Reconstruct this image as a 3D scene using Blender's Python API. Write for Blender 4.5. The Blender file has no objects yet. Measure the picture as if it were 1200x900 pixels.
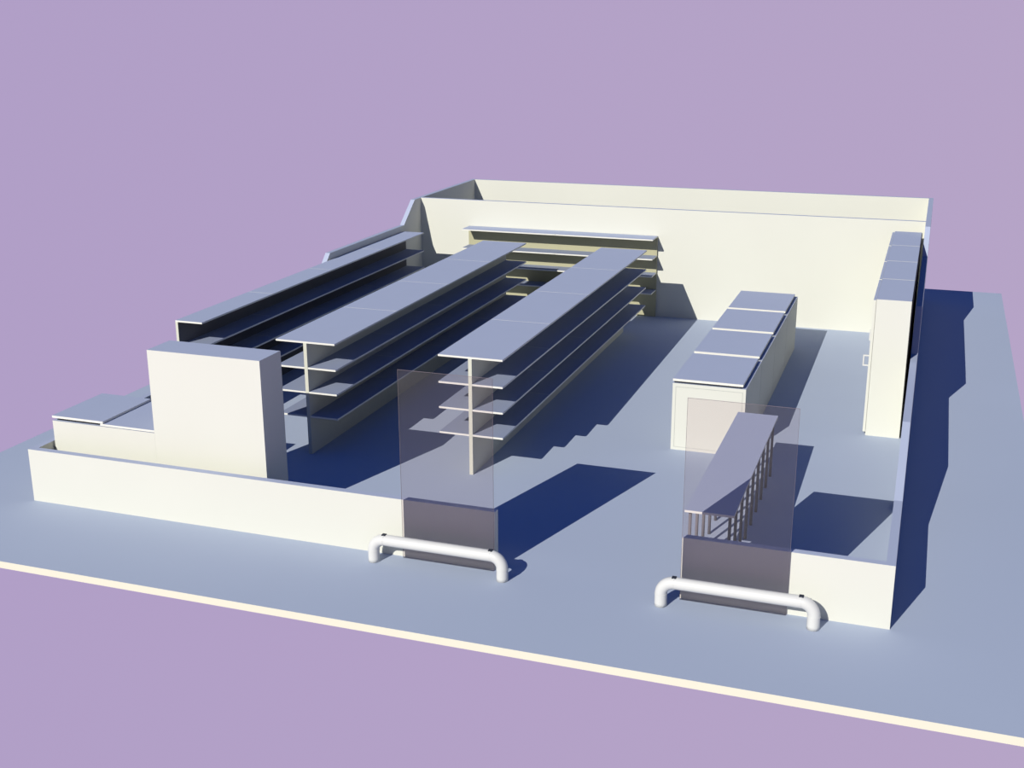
import bpy, bmesh, math
from mathutils import Matrix, Vector
scene = bpy.context.scene
COL = scene.collection
scene.view_settings.view_transform = 'Standard'
scene.view_settings.look = 'None'

# ---------------------------------------------------------------- materials
def mat(name, col, rough=0.8, spec=0.15, noise=0.015, scale=3.0, metallic=0.0):
    m = bpy.data.materials.new(name); m.use_nodes = True
    nt = m.node_tree; b = nt.nodes['Principled BSDF']
    b.inputs['Roughness'].default_value = rough
    b.inputs['Metallic'].default_value = metallic
    b.inputs['Specular IOR Level'].default_value = spec
    tc = nt.nodes.new('ShaderNodeTexCoord')
    nz = nt.nodes.new('ShaderNodeTexNoise'); nz.inputs['Scale'].default_value = scale
    nz.inputs['Detail'].default_value = 3
    nt.links.new(tc.outputs['Object'], nz.inputs['Vector'])
    mx = nt.nodes.new('ShaderNodeMix'); mx.data_type = 'RGBA'
    mx.inputs[6].default_value = [c*(1-noise) for c in col]+[1]
    mx.inputs[7].default_value = [min(1, c*(1+noise)) for c in col]+[1]
    nt.links.new(nz.outputs['Fac'], mx.inputs[0])
    nt.links.new(mx.outputs[2], b.inputs['Base Color'])
    return m

M_WALL = mat('cream_paint', (0.60, 0.60, 0.54), noise=0.03, scale=0.5)
M_PANEL = mat('cream_panel', (0.56, 0.56, 0.47))
M_WARM_SHADE = mat('warm_shade_panel', (0.39, 0.375, 0.25))  # shade and warm bounce under the shelves, painted into the panel colour
M_SHADE = mat('shaded_panel', (0.12, 0.12, 0.13))  # near-black shade inside the side-wall run, painted on its panel face
M_TOP = mat('sky_tinted_top', (0.385, 0.43, 0.555))  # blue sky light on upward faces, painted into the colour
M_INNER = mat('shaded_shelf_top', (0.26, 0.295, 0.40))  # darker copy of the top colour: shade between shelves painted in
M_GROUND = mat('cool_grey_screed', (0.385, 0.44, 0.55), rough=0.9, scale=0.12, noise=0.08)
M_EDGE = mat('white_edge', (0.70, 0.69, 0.63))
M_SLAB = mat('slab_edge', (0.64, 0.625, 0.50))
M_PIPE = mat('white_enamel', (0.60, 0.60, 0.58), rough=0.35, spec=0.4)
M_DARK = mat('dark_seal', (0.03, 0.035, 0.05))
M_SIDE_SHADE = mat('side_shade', (0.012, 0.012, 0.014))  # stands in for the deep shade on the coolers' wall side
M_LINE = mat('grey_trim', (0.46, 0.47, 0.44))
M_FRAME = mat('bronze_frame', (0.20, 0.165, 0.18), rough=0.5)
M_LEG = mat('shaded_leg', (0.17, 0.155, 0.17))  # glass door's shadow on the legs, darkened into their colour

def glass_mat(name, tint):
    m = bpy.data.materials.new(name); m.use_nodes = True
    nt = m.node_tree; nt.nodes.clear()
    o = nt.nodes.new('ShaderNodeOutputMaterial')
    r = nt.nodes.new('ShaderNodeBsdfRefraction'); r.inputs['IOR'].default_value = 1.0
    r.inputs['Roughness'].default_value = 0.0
    r.inputs['Color'].default_value = tint
    d = nt.nodes.new('ShaderNodeBsdfDiffuse'); d.inputs['Color'].default_value = (0.44, 0.42, 0.40, 1)
    mx = nt.nodes.new('ShaderNodeMixShader'); mx.inputs[0].default_value = 0.06
    nt.links.new(r.outputs[0], mx.inputs[1]); nt.links.new(d.outputs[0], mx.inputs[2])
    nt.links.new(mx.outputs[0], o.inputs['Surface'])
    return m
M_GLASS = glass_mat('tinted_glass', (0.96, 0.93, 0.94, 1))

# ---------------------------------------------------------------- helpers
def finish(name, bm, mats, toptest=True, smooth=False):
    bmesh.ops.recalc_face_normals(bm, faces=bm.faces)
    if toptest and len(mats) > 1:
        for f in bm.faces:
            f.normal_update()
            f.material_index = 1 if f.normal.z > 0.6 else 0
    me = bpy.data.meshes.new(name); bm.to_mesh(me); bm.free()
    for m in mats: me.materials.append(m)
    if smooth:
        for p in me.polygons: p.use_smooth = True
    ob = bpy.data.objects.new(name, me); COL.objects.link(ob)
    return ob

def add_box(bm, x0, x1, y0, y1, z0, z1, bev=0.0):
    r = bmesh.ops.create_cube(bm, size=1.0)
    vs = r['verts']
    for v in vs:
        v.co = Vector((x0+(v.co.x+.5)*(x1-x0), y0+(v.co.y+.5)*(y1-y0), z0+(v.co.z+.5)*(z1-z0)))
    if bev > 0:
        es = list({e for v in vs for e in v.link_edges})
        bmesh.ops.bevel(bm, geom=es, offset=bev, segments=2, affect='EDGES', profile=0.5)

def box(name, x0, x1, y0, y1, z0, z1, mats, parent=None, bev=0.0, toptest=True):
    """coordinates are in the parent's (or world) space"""
    bm = bmesh.new(); add_box(bm, x0, x1, y0, y1, z0, z1, bev)
    ob = finish(name, bm, mats, toptest)
    if parent: ob.parent = parent
    return ob

def thing(name, loc, label, category, group=None, rot=0.0):
    e = bpy.data.objects.new(name, None); COL.objects.link(e)
    e.empty_display_size = 0.2
    e.location = loc; e.rotation_euler = (0, 0, rot)
    e['label'] = label; e['category'] = category
    if group: e['group'] = group
    return e

def copy_thing(root, loc, rot=None, label=None):
    n = root.copy(); COL.objects.link(n); n.location = loc
    if rot is not None: n.rotation_euler = (0, 0, rot)
    if label: n['label'] = label
    def rec(src, dst):
        for c in src.children:
            k = c.copy(); COL.objects.link(k); k.parent = dst
            rec(c, k)
    rec(root, n)
    return n

def cyl(bm, p0, p1, r, seg=20):
    p0 = Vector(p0); p1 = Vector(p1); d = p1-p0
    q = Vector((0, 0, 1)).rotation_difference(d.normalized())
    mtx = Matrix.Translation((p0+p1)/2) @ q.to_matrix().to_4x4()
    bmesh.ops.create_cone(bm, cap_ends=True, segments=seg, radius1=r, radius2=r, depth=d.length, matrix=mtx)

def tube(name, pts, r, mats, parent, seg=24):
    bm = bmesh.new(); rings = []
    pts = [Vector(p) for p in pts]; side = Vector((0, 1, 0))
    for i, p in enumerate(pts):
        a = pts[max(i-1, 0)]; b = pts[min(i+1, len(pts)-1)]
        t = (b-a).normalized(); n = t.cross(side).normalized()
        rings.append([bm.verts.new(p + r*(math.cos(2*math.pi*k/seg)*side + math.sin(2*math.pi*k/seg)*n)) for k in range(seg)])
    for a, b in zip(rings, rings[1:]):
        for k in range(seg):
            bm.faces.new((a[k], a[(k+1) % seg], b[(k+1) % seg], b[k]))
    bm.faces.new(rings[0]); bm.faces.new(rings[-1])
    ob = finish(name, bm, mats, False, True); ob.parent = parent
    return ob

# ---------------------------------------------------------------- setting
def structure(ob): ob['kind'] = 'structure'; return ob

structure(box('floor', -14.56, 1.90, 11.77, 33.80, -0.10, 0.0, [M_SLAB, M_GROUND]))

XL0, XL1, XR0, XR1 = -12.54, -12.43, -0.14, -0.03
YF0, YF1, YB1 = 13.69, 13.80, 32.35
HL, HH = 0.83, 2.64
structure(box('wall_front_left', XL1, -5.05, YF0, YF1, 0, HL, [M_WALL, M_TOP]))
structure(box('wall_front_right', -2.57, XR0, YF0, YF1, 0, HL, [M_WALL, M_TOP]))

def side_wall(name, x0, x1, prof):
    bm = bmesh.new()
    a = [bm.verts.new((x0, y, z)) for y, z in prof]
    b = [bm.verts.new((x1, y, z)) for y, z in prof]
    n = len(prof)
    bm.faces.new(a); bm.faces.new(b[::-1])
    for i in range(n):
        bm.faces.new((a[i], a[(i+1) % n], b[(i+1) % n], b[i]))
    return structure(finish(name, bm, [M_WALL, M_TOP]))
side_wall('wall_left', XL0, XL1, [(YF0, 0), (YF0, HL), (17.8, HL), (18.4, 1.4), (22.6, 1.4), (23.35, 2.1), (27.3, 2.1), (28.0, HH), (YB1, HH), (YB1, 0)])
side_wall('wall_right', XR0, XR1, [(YF0, 0), (YF0, HL), (15.8, HL), (17.5, 1.4), (21.4, 1.4), (22.1, 2.1), (27.0, 2.1), (27.7, HH), (YB1, HH), (YB1, 0)])
structure(box('wall_back', XL1, XR0, YB1-0.11, YB1, 0, HH, [M_WALL, M_TOP]))
structure(box('wall_partition', XL1, XR0, 28.38, 28.49, 0, HH, [M_WALL, M_TOP]))

def glass_door(name, x0, x1):
    y0, y1, z1 = 13.650, 13.662, 2.66
    bm = bmesh.new(); add_box(bm, x0, x1, y0, y1, 0.0, z1)
    for f in bm.faces: f.material_index = 0
    nf = len(bm.faces); t = 0.003
    add_box(bm, x0-t, x0, y0+.003, y1-.003, 0, z1)
    add_box(bm, x1, x1+t, y0+.003, y1-.003, 0, z1)
    add_box(bm, x0-t, x1+t, y0+.003, y1-.003, z1, z1+t)
    bm.faces.ensure_lookup_table()
    for f in bm.faces[nf:]: f.material_index = 1
    return structure(finish(name, bm, [M_GLASS, M_FRAME], False))
glass_door('door_1', -6.37, -5.06)
glass_door('door_2', -2.565, -1.25)

# ---------------------------------------------------------------- shelving
SEC = 2.44
TIERS = (0.68, 1.10, 1.52)
def shelving(name, loc, nsec, label, group=None, left=True, right=True, depth=0.54, rot=0.0, topz=1.96, pm=None):
    e = thing(name, loc, label, 'shelving unit', group, rot)
    pl, pr = (-0.03, 0.03)
    if not left: pl, pr = 0.0, 0.05
    g = 0.004
    pm = pm or M_PANEL
    for i in range(nsec):
        ya, yb = i*SEC, (i+1)*SEC
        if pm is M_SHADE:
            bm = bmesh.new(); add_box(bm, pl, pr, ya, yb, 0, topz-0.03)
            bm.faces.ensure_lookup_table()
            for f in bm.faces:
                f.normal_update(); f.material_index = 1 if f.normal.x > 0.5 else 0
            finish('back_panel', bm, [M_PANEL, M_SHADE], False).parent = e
        else:
            box('back_panel', pl, pr, ya, yb, 0, topz-0.03, [pm], e)
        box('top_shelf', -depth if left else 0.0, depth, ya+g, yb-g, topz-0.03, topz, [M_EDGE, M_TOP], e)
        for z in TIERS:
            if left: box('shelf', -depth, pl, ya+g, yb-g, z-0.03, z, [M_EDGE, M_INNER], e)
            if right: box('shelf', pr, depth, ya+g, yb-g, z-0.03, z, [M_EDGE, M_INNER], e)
    return e
shelving('gondola_shelving', (-6.62, 16.86, 0), 4, 'long empty cream double-sided shelving run beside the open aisle', 'double-sided shelving runs')
shelving('gondola_shelving', (-9.53, 16.88, 0), 4, 'long empty cream double-sided shelving run between two other runs', 'double-sided shelving runs')
shelving('wall_shelving', (-12.40, 17.45, 0), 4, 'long single-sided shelving run, shade painted on its back, along the stepped side wall', left=False, pm=M_SHADE)
shelving('wall_shelving', (-11.10, 28.37, 0), 2, 'short single-sided shelving, warm shade painted on its back, against the tall partition wall', left=False, rot=-math.pi/2, topz=1.99, pm=M_WARM_SHADE)

# ---------------------------------------------------------------- chest freezers
FL, FW, FH = 1.83, 1.22, 1.22
def freezer(loc, label, group=None, two=False, rot=0.0):
    e = thing('chest_freezer', loc, label, 'freezer', group, rot)
    g = 0.010
    if not two:
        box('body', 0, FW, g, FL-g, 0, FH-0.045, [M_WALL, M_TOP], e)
        bm = bmesh.new()
        a, b, c, d, k = 0.05, FW-0.05, 0.05, FH-0.10, 0.008
        for q in ((a, b, d-k, d), (a, b, c, c+k), (a, a+k, c+k, d-k), (b-k, b, c+k, d-k)):
            add_box(bm, q[0], q[1], g-0.004, g, q[2], q[3])
        finish('end_trim', bm, [M_LINE], False).parent = e
        box('seal', 0.02, FW-0.07, 0.04, FL-0.15, FH-0.045, FH-0.005, [M_DARK], e)
        box('lid', 0.0, FW-0.05, 0.01, FL-0.13, FH-0.008, FH+0.032, [M_EDGE, M_TOP], e)
    else:
        box('body', 0, FW, 0, FL, 0, FH-0.055, [M_WALL, M_TOP], e)
        box('seal', 0.05, FW-0.05, 0.05, FL-0.05, FH-0.055, FH-0.045, [M_DARK], e)
        box('lid', 0.0, FW-0.02, FL/2-0.01, FL, FH-0.010, FH+0.025, [M_EDGE, M_TOP], e)['label'] = 'raised sliding lid'
        box('lid', 0.0, FW-0.02, 0.0, FL/2+0.04, FH-0.045, FH-0.014, [M_EDGE, M_TOP], e)
    return e
f0 = freezer((-3.85, 19.07, 0), 'waist-high cream chest freezer with sky-tinted lid in a row', 'row of chest freezers')
for i in range(1, 4):
    copy_thing(f0, (-3.85, 19.07+FL*i, 0))
freezer((-10.566, 14.12, 0), 'cream chest freezer with one raised sky-tinted lid beside tall cooler', two=True, rot=math.pi/2)

# ---------------------------------------------------------------- tall coolers
CW, CH = 0.62, 2.44
def cooler(loc, label, group=None, rot=0.0, length=1.79, side=False):
    """length along +y, door on the -x face"""
    e = thing('upright_cooler', loc, label, 'cooler', group, rot)
    box('body', 0.05, CW, 0.0, length, 0, CH, [M_WALL, M_TOP], e)
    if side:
        box('side_shade_sheet', CW, CW+0.015, 0.01, length, 0.02, CH-0.01, [M_SIDE_SHADE], e)['label'] = 'added black sheet as shade on the side facing the wall'
    d = box('door', 0.0, 0.044, 0.02, length-0.02, 0.06, CH-0.02, [M_WALL, M_TOP], e)
    bm = bmesh.new()
    add_box(bm, -0.10, -0.075, 0.12, 0.15, 1.22, 1.42, 0.004)
    add_box(bm, -0.08, 0.0, 0.12, 0.15, 1.22, 1.245, 0.004)
    add_box(bm, -0.08, 0.0, 0.12, 0.15, 1.395, 1.42, 0.004)
    h = finish('handle', bm, [M_PIPE], False); h.parent = d
    return e
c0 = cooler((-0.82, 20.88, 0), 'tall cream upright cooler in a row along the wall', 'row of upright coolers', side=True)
for i in range(1, 4):
    copy_thing(c0, (-0.82, 20.88+1.81*i, 0))
cooler((-10.565, 14.74, 0), 'tall cream upright cooler standing alone behind the low front wall', rot=-math.pi/2, length=1.86)

# ---------------------------------------------------------------- long table
t = thing('long_table', (-2.645, 14.17, 0), 'long narrow table with sky-tinted top on many slim legs behind glass door', 'table')
box('table_top', 0, 0.63, 0, 4.24, 0.97, 1.00, [M_EDGE, M_TOP], t)
bm = bmesh.new(); cyl(bm, (0, 0, 0), (0, 0, 0.97), 0.021, 16)
leg0 = finish('leg', bm, [M_LEG], False, False)
for p in leg0.data.polygons: p.use_smooth = len(p.vertices) == 4
NL = 9
first = True
for i in range(NL):
    for x in (0.06, 0.57):
        L = leg0 if first else leg0.copy()
        if not first: COL.objects.link(L)
        first = False
        L.parent = t; L.location = (x, 0.08+i*(4.08/(NL-1)), 0)

# ---------------------------------------------------------------- guard rails
def rail(loc, w, label):
    e = thing('guard_rail', loc, label, 'guard rail', 'entrance guard rails')
    r = 0.077; top = 0.405-r; br = 0.16
    pts = [(0, 0, 0), (0, 0, 0.05)]
    for k in range(0, 11):
        a = math.pi/2*k/10
        pts.append((br-br*math.cos(a), 0, top-br+br*math.sin(a)))
    n = 4
    for k in range(1, n): pts.append((br+(w-2*br)*k/n, 0, top))
    for k in range(10, -1, -1):
        a = math.pi/2*k/10
        pts.append((w-br+br*math.cos(a), 0, top-br+br*math.sin(a)))
    pts += [(w, 0, 0.05), (w, 0, 0)]
    tube('tube', pts, r, [M_PIPE], e, 32)
    for x in (0, w):
        bm = bmesh.new(); cyl(bm, (x, 0, top-br-0.008), (x, 0, top-br+0.004), r+0.003, 32)
        finish('collar', bm, [M_PIPE], False).parent = e
    for x in (br, w-br):
        bm = bmesh.new(); cyl(bm, (x-0.006, 0, top), (x+0.006, 0, top), r+0.003, 32)
        finish('collar', bm, [M_PIPE], False).parent = e
        bm = bmesh.new()
        add_box(bm, x-0.028, x+0.028, -0.03, 0.03, top+r-0.012, top+r+0.007, 0.003)
        b = finish('bolt', bm, [M_DARK], False); b.parent = e
    return e
rail((-6.70, 13.43, 0), 1.84, 'white rounded tubular guard rail before one glass door')
rail((-2.76, 13.42, 0), 1.86, 'white rounded tubular guard rail before one glass door')

# ---------------------------------------------------------------- light
sd = Vector((0.46, 1.59, -1.0)).normalized()
sun = bpy.data.lights.new('sun', 'SUN'); sun.energy = 4.85; sun.angle = 0.0; sun.color = (1.0, 0.97, 0.88)
so = bpy.data.objects.new('sun', sun); COL.objects.link(so)
so.rotation_euler = sd.to_track_quat('-Z', 'Y').to_euler(); so.location = (-15, 0, 20)

w = bpy.data.worlds.new('world'); scene.world = w; w.use_nodes = True
nt = w.node_tree; bg = nt.nodes['Background']
tc = nt.nodes.new('ShaderNodeTexCoord'); sp = nt.nodes.new('ShaderNodeSeparateXYZ')
nt.links.new(tc.outputs['Generated'], sp.inputs[0])
def maprange(a, b):
    mr = nt.nodes.new('ShaderNodeMapRange'); mr.inputs['From Min'].default_value = a; mr.inputs['From Max'].default_value = b
    mr.interpolation_type = 'SMOOTHSTEP'
    nt.links.new(sp.outputs['Z'], mr.inputs['Value']); return mr
def mixc(fac, A, B):
    m = nt.nodes.new('ShaderNodeMix'); m.data_type = 'RGBA'
    nt.links.new(fac, m.inputs[0])
    for i, q in ((6, A), (7, B)):
        if isinstance(q, tuple): m.inputs[i].default_value = q
        else: nt.links.new(q, m.inputs[i])
    return m.outputs[2]
hz = nt.nodes.new('ShaderNodeMapRange'); hz.inputs['From Min'].default_value = -0.8; hz.inputs['From Max'].default_value = 0.2
nt.links.new(sp.outputs['X'], hz.inputs['Value'])
haze = mixc(hz.outputs[0], (0.434, 0.342, 0.570, 1), (0.470, 0.376, 0.570, 1))
mid = mixc(maprange(0.05, 0.13).outputs[0], haze, (0.35, 0.40, 0.44, 1))
sky = mixc(maprange(0.18, 0.42).outputs[0], mid, (0.005, 0.044, 0.235, 1))
nt.links.new(sky, bg.inputs['Color'])

# ---------------------------------------------------------------- camera
yaw, pitch, roll = -0.3378056326876317, -0.2940070258371948, -0.003180566101952632
fwd = Vector((math.sin(yaw)*math.cos(pitch), math.cos(yaw)*math.cos(pitch), math.sin(pitch)))
r = fwd.cross(Vector((0, 0, 1))).normalized(); u = r.cross(fwd)
c, s = math.cos(roll), math.sin(roll)
R_, U_ = c*r+s*u, -s*r+c*u
cd = bpy.data.cameras.new('camera'); co = bpy.data.objects.new('camera', cd); COL.objects.link(co)
co.matrix_world = Matrix(((R_.x, U_.x, -fwd.x, 0), (R_.y, U_.y, -fwd.y, 0), (R_.z, U_.z, -fwd.z, 7.0), (0, 0, 0, 1)))
cd.sensor_width = 36; cd.lens = 1410.585/1200*36; cd.clip_end = 500
scene.camera = co
